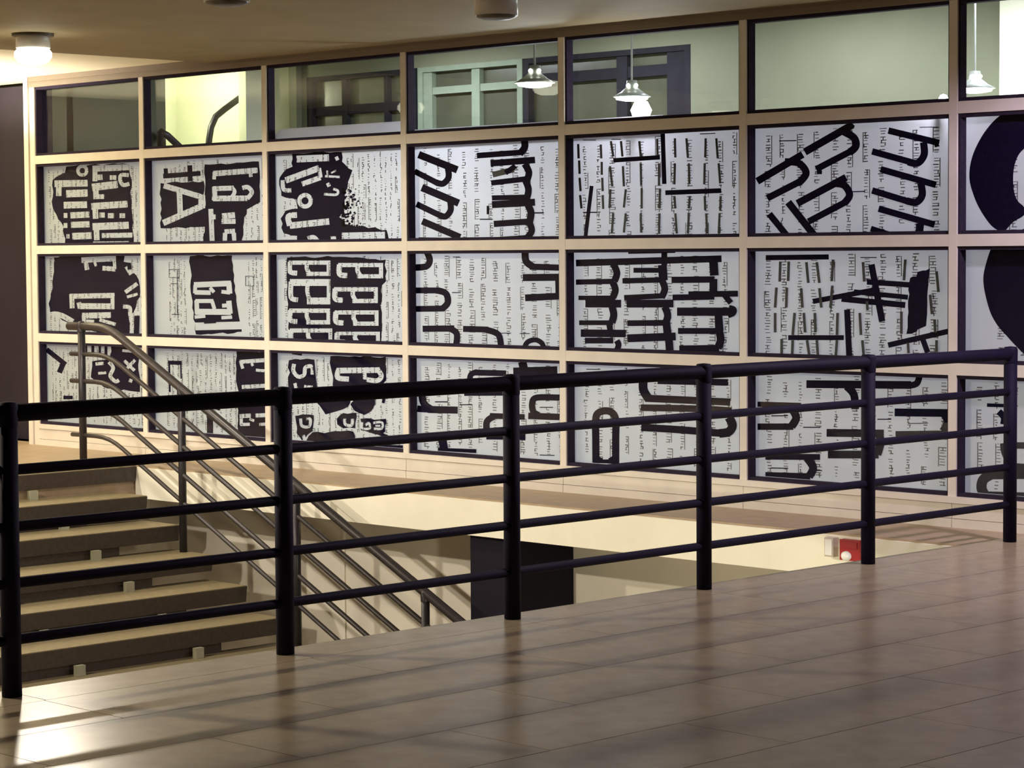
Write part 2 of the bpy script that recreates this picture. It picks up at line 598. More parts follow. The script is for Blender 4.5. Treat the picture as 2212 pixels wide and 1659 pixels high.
# pale boards standing just inside the glass, seen over the posters
a, b = ony(592, 283, 12.155), ony(864, 262, 12.155)
zt = b.z
pts = [(a.x, 2.44), (b.x + 0.1, 2.44), (b.x + 0.1, zt), (a.x + 0.14, zt)] + [(a.x + 0.14 - 0.14 * math.sin(t), zt - 0.10 + 0.10 * math.cos(t)) for t in (0.3, 0.6, 0.9, 1.2, 1.57)]
n = len(pts)
v = [(q[0], 12.146, q[1]) for q in pts] + [(q[0], 12.166, q[1]) for q in pts]
f = [tuple(range(n)), tuple(reversed(range(n, 2 * n)))] + [(i, n + i, n + (i + 1) % n, (i + 1) % n) for i in range(n)]
tag(mo('display_board', v, f, M['boardwhite']), 'pale board with rounded corner fixed behind the transom of the third column', 'board')
a, b = ony(890, 285, 12.155), ony(1430, 247, 12.155)
tag(box('display_board', a.x, b.x, 12.146, 12.166, 2.44, ony(1195, 262, 12.155).z, M['boardwhite']), 'long low pale board seen above the transom of the fourth and fifth columns', 'board')

# ------------------------------------------------------------------ lamps
def drum_lamp(px_x, px_y, z, lit, label, power=0.0, col=WARM):
    """surface drum lamp: px = world x, y; z = ceiling"""
    R = 0.125
    grp = None
    t = thing('ceiling_lamp', (px_x, px_y, z), label, 'lamp', grp)
    MB().lathe([(0, z), (R + 0.02, z), (R + 0.02, z - 0.018), (R - 0.01, z - 0.022), (0, z - 0.022)], px_x, px_y, 28).build('mounting_plate', M['lampmetal'], t, False)
    if lit:
        MB().lathe([(R - 0.01, z - 0.022), (R - 0.005, z - 0.10), (R - 0.012, z - 0.10), (R - 0.017, z - 0.022)], px_x, px_y, 28).build('drum', M['lampglass'], t, True)
        g = MB().lathe([(0, z - 0.10), (R - 0.02, z - 0.10), (R + 0.004, z - 0.13), (R + 0.004, z - 0.16), (R - 0.02, z - 0.195), (R - 0.06, z - 0.212), (0, z - 0.218)], px_x, px_y, 28).build('glowing_globe', M['glow'], t, True)
        g.visible_shadow = True
        spot_light('lamp_light', (px_x, px_y, z - 0.24), power, col, 0.09, t, math.radians(172), 0.25)
    else:
        MB().lathe([(R - 0.01, z - 0.022), (R, z - 0.05), (R, z - 0.19), (R - 0.01, z - 0.19), (R - 0.01, z - 0.03)], px_x, px_y, 28).build('drum', M['lampglass'], t, True)
        MB().lathe([(R - 0.01, z - 0.18), (R - 0.012, z - 0.20), (R - 0.05, z - 0.212), (0, z - 0.218)], px_x, px_y, 28).build('lens', M['lampmetal'], t, True)
    return t


def lamp_at(px, py_bottom, drop, z):
    d = ray(px, py_bottom)
    q = CP + d * ((z - drop - CP.z) / d.z)
    return q.x, q.y


lx, ly = lamp_at(72, 140, 0.215, ZC)
drum_lamp(lx, ly, ZC, True, 'glowing round ceiling lamp at the upper left', P_HALL)
lx2, ly2 = lamp_at(490, 14, 0.215, ZC)
drum_lamp(lx2, ly2, ZC, False, 'unlit ceiling lamp nearest the glowing one, cut by the top edge')
lx3, ly3 = lamp_at(1072, 43, 0.215, ZC)
drum_lamp(lx3, ly3, ZC, False, 'unlit drum ceiling lamp above the fourth column of panes')
print('LAMPS', lx, ly, lx2, ly2, lx3, ly3)
# lit lamps of the same kind outside the picture
drum_lamp(-17.6, 8.2, ZC2, True, 'lit round ceiling lamp over the landing, outside the picture on the left', P_LANDING)
drum_lamp(-16.6, 4.7, ZC2, True, 'lit round ceiling lamp over the near landing, outside the picture on the left', P_MAIN)
drum_lamp(-11.8, 3.9, ZC, True, 'lit round ceiling lamp over the stairwell, outside the picture on the left', P_MAIN)
drum_lamp(-6.3, 11.1, ZC, True, 'lit cool ceiling lamp outside the picture on the right', P_RIGHT, LILAC)


def wall_lamp(x, y, z, label, power, col, aim):  # unseen fill lamp added to brighten the stairwell from below
    t = thing('bulkhead_lamp', (x, y, z), label, 'lamp', None)
    MB().lathe([(0, z), (0.13, z), (0.13, z - 0.03), (0, z - 0.03)], x, y, 20).build('mounting_plate', M['lampmetal'], t)
    MB().lathe([(0.11, z - 0.03), (0.10, z - 0.07), (0.06, z - 0.10), (0, z - 0.11)], x, y, 20).build('glowing_cover', M['glow'], t, True)
    o = spot_light('lamp_light', (x, y, z - 0.14), power, col, 0.08, t, math.radians(120), 0.5)
    o.rotation_euler = Vector(aim).to_track_quat('-Z', 'Y').to_euler()


wall_lamp(-7.2, 8.4, -0.26, 'lit bulkhead lamp on the lower ceiling under the railing', P_LOWER, YELGREEN, (-1, 0.75, -0.55))


# unseen uplighter added to brighten the landing ceiling
ux, uy, uz = -18.75, 10.5, 2.2
t = thing('floor_uplighter', (ux, uy, 0), 'tall floor uplighter on the landing, outside the picture on the left', 'lamp')
MB().lathe([(0, 0.0), (0.15, 0.0), (0.15, 0.02), (0.03, 0.045), (0, 0.045)], ux, uy, 24).build('base', M['lampmetal'], t)
MB().tube([(ux, uy, 0.04), (ux, uy, uz - 0.09)], 0.014, 12).build('pole', M['lampmetal'], t, True)
MB().lathe([(0.02, uz - 0.10), (0.09, uz - 0.06), (0.16, uz + 0.03), (0.15, uz + 0.03), (0.08, uz - 0.04), (0, uz - 0.06)], ux, uy, 24).build('bowl', M['enamel'], t, True)
o = spot_light('lamp_light', (ux, uy, uz + 0.05), P_SCONCE, WARM, 0.06, t, math.radians(152), 0.3)
o.rotation_euler = (math.pi, 0, 0)


def pendant(px, py, y, label, power):
    q = ony(px, py, y)
    R = 0.155
    t = thing('pendant_lamp', (q.x, y, ZR), label, 'lamp', 'pendant lamps in the room behind the glass')
    MB().tube([(q.x, y, ZR), (q.x, y, q.z + 0.13)], 0.008, 8).build('rod', M['enamel'], t)
    MB().lathe([(0.0, ZR), (0.05, ZR), (0.04, ZR - 0.04), (0, ZR - 0.04)], q.x, y, 16).build('ceiling_rose', M['enamel'], t)
    z = q.z
    s = MB().lathe([(0, z + 0.135), (0.04, z + 0.13), (0.05, z + 0.07), (0.10, z + 0.03), (R, z), (R - 0.006, z - 0.004), (0.095, z + 0.02), (0.04, z + 0.06), (0, z + 0.06)], q.x, y, 28).build('shade', M['enamel'], t, True)
    MB().lathe([(0, z + 0.012), (R - 0.02, z + 0.002), (R - 0.03, z - 0.022), (0.06, z - 0.034), (0, z - 0.036)], q.x, y, 28).build('glowing_diffuser', M['glowroom'], t, True)
    for dx_ in (-0.032, 0.032):  # pair of small glowing dots on the lamp shade
        c = Vector((q.x, y, z + 0.088)) + CR * dx_ - Vector((_f.x, _f.y, 0)).normalized() * 0.042
        MB().lathe([(0, c.z + 0.016), (0.012, c.z + 0.010), (0.016, c.z), (0.012, c.z - 0.010), (0, c.z - 0.016)], c.x, c.y, 10).build('vent_glow', M['glowroom'], t, True)
    point_light('lamp_light', (q.x, y, z - 0.12), power, (0.86, 0.90, 1.0), 0.12, t)


pendant(1155, 179, 13.0, 'glowing pendant lamp behind the fourth top pane', P_ROOM)
pendant(1365, 209, 14.4, 'glowing pendant lamp behind the fifth top pane, above the white glare', P_ROOM)
pendant(2106, 191, 15.5, 'glowing pendant lamp behind the rightmost top pane', P_ROOM)


def clamp_lamp(px, py, y, r, label, power):  # glowing bulb and mount added to make a glare behind the glass
    q = ony(px, py, y)
    t = thing('clamp_lamp', (q.x, y + 0.02, q.z - r - 0.12), label, 'lamp', None)
    MB().lathe([(0, q.z + r), (r * 0.6, q.z + r * 0.8), (r, q.z), (r * 0.75, q.z - r * 0.7), (r * 0.4, q.z - r)], q.x, y, 18).build('bulb', M['glowclamp'], t, True)
    MB().lathe([(0, q.z - r + 0.004), (r * 0.45, q.z - r), (r * 0.45, q.z - r - 0.05), (0, q.z - r - 0.05)], q.x, y, 14).build('socket', M['framedark'], t)
    MB().box(q.x - 0.02, q.x + 0.02, y - 0.03, y + 0.03, q.z - r - 0.14, q.z - r - 0.05).build('clamp', M['framedark'], t)
    point_light('lamp_light', (q.x, y + 0.16, q.z + 0.02), power, (0.92, 0.90, 1.0), 0.06, t)


clamp_lamp(1385, 238, 12.245, 0.072, 'glaring white bulb clamped to the board behind the fifth column', P_CLAMP)
clamp_lamp(2038, 214, 12.20, 0.03, 'small glaring bulb in the lower right corner of the sixth top pane', P_CLAMP * 0.6)
# tube lights added to backlight the papers, unseen above the top panes
for i_, xx in enumerate((-17.0, -14.6, -12.2, -9.8, -7.4)):
    t = thing('fluorescent_fitting', (xx, 15.4, ZR), ['leftmost', 'second', 'middle', 'fourth', 'rightmost'][i_] + ' fluorescent ceiling fitting in the room behind the glass', 'lamp', 'fluorescent fittings of the room')
    box('housing', xx - 0.75, xx + 0.75, 15.32, 15.48, ZR - 0.06, ZR, M['white'], t)
    MB().tube([(xx - 0.7, 15.4, ZR - 0.085), (xx + 0.7, 15.4, ZR - 0.085)], 0.016, 10).build('tube', M['glowclamp'], t, True)
    l = bpy.data.lights.new('tube_light', 'AREA')
    l.shape = 'RECTANGLE'
    l.size, l.size_y = 1.4, 0.06
    l.energy, l.color = P_TUBE, (0.78, 0.80, 1.0)
    o = bpy.data.objects.new('tube_light', l)
    C.objects.link(o)
    o.parent = t
    o.location = (0, 0, -0.11)
# lamp in the bright stair landing beyond the doorway
t = thing('ceiling_globe', (-20.7, 15.6, ZR), 'ceiling globe lamp in the stair landing beyond the doorway', 'lamp')
MB().lathe([(0, ZR), (0.06, ZR), (0.06, ZR - 0.05), (0, ZR - 0.05)], -20.7, 15.6, 16).build('mounting_plate', M['lampmetal'], t)
MB().lathe([(0, ZR - 0.04), (0.06, ZR - 0.06), (0.09, ZR - 0.12), (0.06, ZR - 0.18), (0, ZR - 0.20)], -20.7, 15.6, 16).build('globe', M['glowroom'], t, True)
point_light('lamp_light', (-20.7, 15.4, ZR - 0.4), P_STAIR, (1.0, 0.98, 0.72), 0.1, t)

# ------------------------------------------------------------------ foreground railing
HR = 1.07
PY = [5.0325 + 1.328 * i for i in range(-3, 6)]
rl = thing('floor_railing', (XR, (PY[0] + PY[-1]) / 2, 0), 'long black metal railing with four lower bars along the stairwell edge', 'railing')
MB().tube([(XR, PY[0] - 0.6, HR), (XR, PY[-1] - 0.02, HR), (XR, PY[-1] + 0.01, HR - 0.006)], 0.034, 18).build('top_rail', M['rail'], rl, True)
for k in range(1, 5):
    MB().tube([(XR, PY[0] - 0.6, HR * k / 5), (XR, PY[-1], HR * k / 5)], 0.0205, 12).build('lower_bar', M['rail'], rl, True)
for y in PY:
    mb = MB().tube([(XR, y, 0.002), (XR, y, HR - 0.01)], 0.038, 18)
    po = mb.build('post', M['rail'], rl, True)
    MB().lathe([(0.040, HR - 0.05), (0.041, HR + 0.025), (0.034, HR + 0.040), (0, HR + 0.044)], XR, y, 16).build('post_cap', M['rail'], po, True)

# ------------------------------------------------------------------ stairs down from the landing
GO, RI = 0.408, 0.1955
XT0, ZT0 = -15.70, 0.0
YS0, YS1 = 8.3, 11.15
st = thing('staircase', (XT0, (YS0 + YS1) / 2, -3.45), 'brown open-riser staircase going down from the landing', 'staircase')
for k in range(0, 17):
    xe, ze = XT0 + GO * k, ZT0 - RI * k
    back = xe - GO - 0.10 if k else XL - 0.018
    th = 0.122
    ye = YS1 if k else YE - 0.022
    # tread with slightly undercut front and end faces
    v = [(back, YS0, ze - th), (xe - 0.01, YS0, ze - th), (xe - 0.01, ye - 0.006, ze - th), (back, ye - 0.006, ze - th),
         (back, YS0, ze - 0.006), (xe, YS0, ze - 0.006), (xe, ye, ze - 0.006), (back, ye, ze - 0.006)]
    f = [(0, 3, 2, 1), (4, 5, 6, 7), (0, 1, 5, 4), (1, 2, 6, 5), (2, 3, 7, 6), (3, 0, 4, 7)]
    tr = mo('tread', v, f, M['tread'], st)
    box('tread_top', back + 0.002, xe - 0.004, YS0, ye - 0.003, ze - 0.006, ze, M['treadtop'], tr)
    if k:
        box('riser_board', xe - GO - 0.075, xe - GO - 0.045, YS0, 10.62, ze, ze + RI - th, M['tread'], tr)  # dark board added for the shade in the open gap between treads
        for yy in (9.35, 10.35):
            MB().box(xe - GO + 0.02, xe - GO + 0.06, yy - 0.035, yy + 0.035, ze, ze + RI - th).build('support_block', M['bracket'], tr)
# carriage beam under the treads
mb = MB()
for yy in (8.9, 10.0):
    v, f = [], []
    pr_ = [(XT0 - 0.3, -0.125 - 0.05), (XT0 - 0.3, -0.42), (XT0 + GO * 16.6, -RI * 16.6 - 0.42), (XT0 + GO * 16.6, -RI * 16.6 - 0.16), (XT0 - 0.1, -0.16)]
    n = len(pr_)
    v = [(q[0], yy - 0.12, q[1] - 0.02) for q in pr_] + [(q[0], yy + 0.12, q[1] - 0.02) for q in pr_]
    f = [tuple(range(n)), tuple(reversed(range(n, 2 * n)))] + [(i, n + i, n + (i + 1) % n, (i + 1) % n) for i in range(n)]
    MB().add(v, f).build('carriage_beam', M['tread'], st)

# stair railing along the glass side
YH = 11.10
sr = thing('stair_railing', (-14.0, YH, -3.45), 'dark metal stair railing sloping down from the landing to the lower right', 'railing')
SL = RI / GO
ZR5 = [1.105, 0.885, 0.67, 0.455, 0.24]
XBEND = -15.72


def rail_path(z0, xl):
    pts = [(xl, YH, z0)]
    xs = XBEND - 0.16
    pts.append((xs, YH, z0))
    for t in (0.25, 0.5, 0.75, 1.0):
        xx = xs + 0.34 * t
        pts.append((xx, YH, z0 - SL * 0.17 * t * t))
    x1, z1 = pts[-1][0], pts[-1][2]
    x2 = -9.0
    pts.append((x2, YH, z1 - SL * (x2 - x1)))
    return pts


for k, z0 in enumerate(ZR5):
    if k == 0:
        MB().tube(rail_path(z0, -16.24), 0.033, 14).build('handrail', M['stairrail'], sr, True)
    else:
        MB().tube(rail_path(z0, -16.22), 0.019 if k < 4 else 0.017, 10).build('lower_bar', M['stairrail'], sr, True)
for xx, zb in ((-16.07, 0.0), (-14.775, -RI * 3), (-13.43, -RI * 6), (-12.07, -RI * 9), (-10.72, -RI * 13)):
    zt = 1.10 if xx < XBEND else 1.105 - SL * (xx - (XBEND + 0.01)) - 0.02
    po = MB().tube([(xx, YH, zb), (xx, YH, zt)], 0.030, 12).build('post', M['postdark'], sr, True)
    MB().lathe([(0.033, zt - 0.04), (0.034, zt + 0.03), (0.02, zt + 0.045), (0, zt + 0.047)], xx, YH, 12).build('post_cap', M['postdark'], po, True)

# ------------------------------------------------------------------ alarm and box on the ledge face
yf = YE - 0.02
a, b = ony(1824, 1163, yf), ony(1866, 1212, yf)
fa = thing('fire_alarm', ((a.x + b.x) / 2, yf, b.z), 'small red fire alarm on the cream ledge face beside a railing post', 'alarm')
box('alarm_box', a.x, b.x, yf - 0.045, yf - 0.001, b.z, a.z, M['red'], fa)
zc = b.z + (a.z - b.z) * 0.22
cx = a.x + (b.x - a.x) * 0.36
v, f = lathevf([(0.036, 0.0), (0.034, 0.012), (0.02, 0.022), (0, 0.025)], 0, 0, 16)
mo('strobe_lens', [(cx + q[0], yf - 0.045 - q[2], zc + q[1] * 0.8) for q in v], [tuple(reversed(q)) for q in f], M['strobe'], fa, True)
box('alarm_plate', a.x + 0.015, b.x - 0.015, yf - 0.05, yf - 0.045, zc + 0.045, a.z - 0.012, M['red'], fa)
a, b = ony(1792, 1159, yf), ony(1811, 1202, yf)
eb = thing('call_box', ((a.x + b.x) / 2, yf, b.z), 'narrow beige box mounted left of the red fire alarm', 'box')
box('box_body', a.x, b.x, yf - 0.05, yf - 0.001, b.z, a.z, M['beige'], eb)
box('box_cover', a.x + 0.008, b.x - 0.008, yf - 0.055, yf - 0.05, b.z + 0.01, a.z - 0.01, M['white'], eb)

# ------------------------------------------------------------------ printed posters behind the glass
# each entry: origin and scale of the tracing frame in photograph pixels, then marks
# k: black stroke, w: bare-paper stroke, g: grey stroke, K/W/G: filled shapes
# every mark lies on the paper plane at its real size


def cat(pts, n=5):
    if len(pts) < 3: return pts
    out = []
    P = [pts[0]] + list(pts) + [pts[-1]]
    for i in range(1, len(P) - 2):
        p0, p1, p2, p3 = P[i - 1], P[i], P[i + 1], P[i + 2]
        for j in range(n):
            t = j / n
            out.append(tuple(0.5 * ((2 * p1[d]) + (-p0[d] + p2[d]) * t + (2 * p0[d] - 5 * p1[d] + 4 * p2[d] - p3[d]) * t * t + (-p0[d] + 3 * p1[d] - 3 * p2[d] + p3[d]) * t ** 3) for d in (0, 1)))
    out.append(tuple(pts[-1]))
    return out


def ribbon(pts, wd):
    L, R_ = [], []
    n = len(pts)
    for i, p in enumerate(pts):
        a_ = pts[max(i - 1, 0)]
        b_ = pts[min(i + 1, n - 1)]
        dx_, dy_ = b_[0] - a_[0], b_[1] - a_[1]
        l = math.hypot(dx_, dy_) or 1
        nx_, ny_ = -dy_ / l * wd / 2, dx_ / l * wd / 2
        L.append((p[0] + nx_, p[1] + ny_))
        R_.append((p[0] - nx_, p[1] - ny_))
    return L, R_


def rough(pts, amp):
    """uneven inked outline"""
    out = []
    n = len(pts)
    for i in range(n):
        a_, b_ = pts[i], pts[(i + 1) % n]
        out.append(a_)
        l = math.hypot(b_[0] - a_[0], b_[1] - a_[1])
        k = int(l // 45)
        for j in range(1, k + 1):
            t = j / (k + 1)
            out.append((a_[0] + (b_[0] - a_[0]) * t + random.uniform(-amp, amp), a_[1] + (b_[1] - a_[1]) * t + random.uniform(-amp, amp)))
    return out


Z4 = (50, 320, 570 / 2149)
Z5 = (560, 300, 680 / 2212)
Z6 = (1200, 230, 460 / 2212)
Z7 = (1200, 510, 460 / 2212)
Z8 = (1590, 230, 622 / 2212)
Y1 = (1590, 510, 622 / 2212)
Y2 = (1590, 760, 622 / 2212)
Y3 = (1200, 760, 460 / 2212)
Y4 = (560, 720, 680 / 2212)
Y5 = (50, 520, 570 / 1970)
R4 = (1980, 200, 232 / 1069)
R5 = (1980, 520, 232 / 1283)
R6 = (1980, 780, 232 / 916)


def twos(x0, y0, w_, h):
    """one white figure of the block of repeated figures"""
    lw = h * 0.27
    return [('w', lw, [(x0, y0 + lw / 2), (x0 + w_, y0 + lw / 2)]),
            ('w', lw, [(x0 + .42 * w_, y0 + h - lw / 2), (x0 + w_, y0 + h - lw / 2)]),
            ('w', .09 * w_, [(x0 + .955 * w_, y0), (x0 + .955 * w_, y0 + h)]),
            ('w', .10 * w_, [(x0 + .45 * w_, y0 + .1 * h), (x0 + .43 * w_, y0 + .5 * h), (x0 + .52 * w_, y0 + .95 * h)]),
            ('w', .12 * w_, [(x0 + .03 * w_, y0 + .1 * h), (x0 + .03 * w_, y0 + .72 * h), (x0 + .20 * w_, y0 + .82 * h)])]


def h_ring(cx, cy, r, wd, c='w'):
    return (c, wd, [(cx + r * math.cos(t * math.pi / 6), cy + r * math.sin(t * math.pi / 6)) for t in range(13)])


def segs(wd, L, c='g'):
    return [(c, wd, [(a_, b_), (c_, d_)]) for a_, b_, c_, d_ in L]


ART = {}
ART[1, 0] = (Z4, [
    ('K', [(240, 260), (340, 200), (350, 150), (550, 135), (860, 130), (885, 260), (880, 400), (890, 560), (900, 775), (340, 775), (330, 640), (240, 480)]),
    ('w', 55, [(255, 290), (525, 285)]), ('w', 45, [(290, 265), (290, 390)]), ('w', 60, [(350, 372), (525, 365)]), ('w', 55, [(330, 465), (520, 460)]),
    ('w', 50, [(385, 548), (540, 540)]), ('w', 40, [(330, 548), (360, 548)]), ('w', 50, [(390, 625), (540, 620)]), ('w', 40, [(330, 630), (360, 630)]),
    ('w', 55, [(400, 718), (558, 712)]), ('w', 35, [(352, 718), (378, 718)]), h_ring(482, 183, 36, 28),
    ('w', 50, [(565, 168), (860, 155)]), ('w', 40, [(585, 150), (585, 270)]), ('w', 40, [(625, 215), (628, 260)]), ('w', 38, [(705, 240), (760, 240)]),
    ('w', 32, [(860, 220), (800, 220), (790, 260), (815, 300), (865, 290)]), ('w', 60, [(560, 320), (770, 295)]), ('w', 45, [(590, 300), (595, 415)]), ('w', 38, [(610, 395), (660, 395)]),
    ('w', 55, [(555, 475), (850, 455)]), ('w', 45, [(585, 460), (590, 575)]), ('w', 42, [(620, 545), (665, 545)]), ('w', 42, [(690, 550), (740, 550)]), ('w', 38, [(785, 550), (830, 550)]),
    ('w', 58, [(565, 640), (860, 628)]), ('w', 45, [(595, 620), (600, 750)]), ('w', 40, [(640, 712), (890, 708)]), ('w', 22, [(570, 772), (860, 768)]),
])
ART[1, 1] = (Z4, [
    ('K', [(1118, 285), (1470, 268), (1480, 640), (1120, 652)]),
    ('K', [(1478, 132), (1920, 108), (1930, 440), (1822, 500), (1792, 640), (1782, 775), (1465, 775), (1478, 640)]),
    ('k', 40, [(1140, 228), (1445, 205)]), ('k', 38, [(1358, 140), (1362, 270)]), ('k', 34, [(1160, 165), (1165, 230)]),
    ('w', 45, [(1145, 305), (1460, 400)]), ('w', 50, [(1140, 610), (1460, 470)]), ('w', 55, [(1455, 385), (1455, 490)]), ('w', 45, [(1272, 350), (1280, 540)]),
    ('w', 45, [(1550, 208), (1910, 180)]), ('w', 30, [(1558, 195), (1555, 255)]), ('w', 30, [(1850, 185), (1855, 235)]),
    ('w', 40, [(1548, 330), (1715, 325)]), ('w', 42, [(1560, 315), (1558, 425)]), ('w', 45, [(1545, 410), (1825, 408)]), ('w', 32, [(1700, 322), (1722, 355), (1700, 400)]),
    ('w', 36, [(1825, 412), (1862, 360), (1830, 318), (1785, 325)]),
    ('w', 48, [(1620, 555), (1725, 545)]), ('w', 40, [(1615, 598), (1730, 596)]), ('w', 38, [(1640, 680), (1725, 675)]), ('w', 36, [(1645, 690), (1640, 775)]), ('w', 36, [(1715, 690), (1722, 775)]),
    ('w', 40, [(1528, 495), (1540, 775)]), ('w', 40, [(1540, 560), (1570, 560)]),
])
ART[1, 2] = (Z5, [
    ('K', [(230, 105), (580, 92), (582, 160), (655, 220), (625, 300), (600, 420), (595, 600), (895, 640), (915, 725), (280, 725), (170, 660), (150, 560), (185, 505), (270, 490), (260, 425), (155, 400), (140, 290), (165, 240), (235, 195)]),
    ('S', 130, (590, 340, 800, 620)),
    ('w', 48, [(262, 142), (490, 132)]), ('w', 24, [(540, 125), (552, 150)]), ('w', 44, [(185, 292), (420, 205)]), ('w', 36, [(300, 318), (430, 272)]), ('w', 28, [(420, 205), (432, 272)]),
    ('w', 30, [(165, 290), (172, 355), (225, 362)]), h_ring(322, 435, 40, 30), ('w', 45, [(215, 610), (492, 580)]), ('w', 40, [(215, 610), (205, 545), (265, 535)]),
    ('w', 16, [(462, 262), (565, 268)]), ('w', 14, [(478, 222), (482, 265)]), ('w', 18, [(455, 388), (540, 392), (552, 365), (520, 352)]), ('w', 26, [(480, 310), (492, 335)]), ('w', 12, [(505, 240), (540, 222)]),
    ('w', 52, [(580, 685), (885, 678)]), ('w', 40, [(215, 700), (265, 700)]), ('w', 30, [(340, 700), (380, 690), (410, 715)]), ('w', 30, [(500, 700), (540, 700)]), ('w', 50, [(190, 440), (240, 445)]), ('w', 26, [(570, 540), (600, 560)]),
])
ART[1, 3] = (Z5, [
    ('k', 52, [(1120, 110), (1392, 218)]), ('k', 42, [(1090, 228), (1260, 315)]), ('k', 44, [(1325, 200), (1330, 270), (1290, 315), (1240, 305)]),
    ('k', 52, [(1142, 342), (1402, 452)]), ('k', 42, [(1105, 458), (1290, 548)]), ('k', 44, [(1342, 440), (1345, 500), (1310, 545), (1265, 535)]),
    ('k', 48, [(1145, 578), (1412, 692)]), ('k', 18, [(1120, 700), (1380, 705)]),
    ('k', 40, [(1530, 118), (1840, 95)]), ('k', 50, [(1862, 5), (1865, 60), (1830, 105)]), ('k', 46, [(1625, 172), (1938, 148)]), ('g', 40, [(1640, 252), (1790, 215)]), ('k', 36, [(1730, 240), (1800, 190)]),
    ('k', 48, [(1865, 175), (1895, 235), (1880, 295)]), ('k', 38, [(1630, 310), (1885, 280)]), ('k', 48, [(1870, 290), (1892, 355), (1880, 420)]), ('k', 36, [(1635, 415), (1905, 408)]), ('k', 50, [(1635, 462), (1938, 445)]),
    ('k', 50, [(1888, 465), (1910, 520), (1898, 590)]), ('k', 44, [(1648, 598), (1905, 580)]), ('k', 46, [(1898, 585), (1915, 645), (1885, 692)]), ('k', 22, [(1650, 702), (1890, 686)]),
    ('k', 10, [(1930, 520), (2000, 520)]), ('k', 8, [(1550, 565), (1640, 565)]), ('k', 14, [(1605, 470), (1605, 530)]),
])
ART[1, 4] = (Z6, [
    ('k', 46, [(600, 560), (1085, 528)]), ('k', 46, [(1113, 262), (1130, 805)]), ('k', 50, [(1140, 896), (1722, 874)]), ('k', 40, [(375, 825), (310, 1365)]),
    ('k', 12, [(285, 1100), (430, 1100)]), ('k', 10, [(1500, 285), (1660, 280)]), ('k', 8, [(285, 350), (420, 350)]), ('k', 8, [(580, 342), (680, 342)])] + segs(24, [
    (235, 390, 240, 540), (245, 560, 250, 700), (250, 740, 260, 880), (255, 920, 270, 1060), (470, 395, 475, 540), (480, 575, 480, 710), (485, 740, 490, 880), (490, 920, 495, 1065),
    (575, 360, 600, 520), (565, 620, 590, 830), (570, 860, 560, 1055), (600, 1110, 585, 1310), (680, 360, 695, 520), (700, 620, 710, 830), (730, 860, 710, 1050), (730, 1110, 710, 1310),
    (870, 360, 885, 520), (885, 590, 890, 820), (895, 850, 895, 1060), (885, 1110, 890, 1310), (1055, 340, 1060, 500), (1075, 590, 1075, 820), (1085, 860, 1080, 1060), (1080, 1110, 1075, 1320),
    (1240, 330, 1245, 530), (1240, 590, 1235, 810), (1235, 930, 1245, 1060), (1245, 1110, 1260, 1320), (1360, 330, 1375, 530), (1385, 590, 1390, 800), (1395, 930, 1385, 1060), (1385, 1110, 1375, 1320),
    (1560, 330, 1555, 530), (1550, 590, 1545, 810), (1550, 930, 1555, 1080), (1565, 1110, 1575, 1320), (1670, 330, 1685, 540), (1695, 590, 1710, 800), (1715, 930, 1710, 1080), (1705, 1110, 1695, 1320)]))
ART[1, 5] = (Z8, [
    ('k', 56, [(162, 575), (512, 368)]), ('k', 58, [(528, 350), (895, 140)]), ('k', 56, [(375, 425), (480, 435), (538, 505), (505, 565), (470, 590)]), ('k', 52, [(480, 582), (240, 705)]),
    ('k', 58, [(830, 195), (905, 240), (920, 305), (870, 355)]), ('k', 50, [(880, 345), (615, 482)]), ('k', 40, [(640, 490), (640, 520)]), ('k', 40, [(865, 130), (900, 165)]),
    ('k', 56, [(470, 745), (845, 545)]), ('k', 56, [(740, 590), (830, 605), (872, 680), (830, 745)]), ('k', 50, [(840, 735), (555, 885)]), ('k', 56, [(400, 735), (600, 990)]), ('k', 50, [(255, 825), (395, 998)]),
    ('k', 50, [(1170, 185), (1560, 280)]), ('k', 56, [(1440, 275), (1445, 370), (1395, 435), (1320, 425)]), ('k', 50, [(1360, 432), (1045, 345)]), ('k', 34, [(1530, 262), (1545, 310)]),
    ('k', 50, [(1110, 482), (1535, 602)]), ('k', 56, [(1420, 590), (1430, 680), (1385, 735), (1310, 725)]), ('k', 50, [(1350, 738), (1045, 645)]),
    ('k', 50, [(1095, 785), (1525, 908)]), ('k', 60, [(1415, 900), (1405, 995)]), ('k', 44, [(1035, 938), (1200, 990)]),
    ('k', 8, [(330, 265), (465, 262)]), ('k', 8, [(890, 655), (990, 652)]), ('k', 6, [(1410, 160), (1550, 158)]),
])
ART[1, 6] = (R4, [
    ('K', [(880, 190), (1100, 90), (1400, 60), (1800, 140), (2000, 330), (2000, 560), (1800, 430), (1500, 370), (1250, 430), (1069, 560), (1000, 650), (965, 780), (965, 950), (1000, 1070), (1069, 1140), (1069, 1220), (960, 1290), (880, 1375), (830, 1380), (740, 1320), (640, 1180), (570, 1030), (525, 850), (550, 650), (640, 450), (760, 290)]),
    ('k', 60, [(1040, 1400), (1180, 1340)]),
])
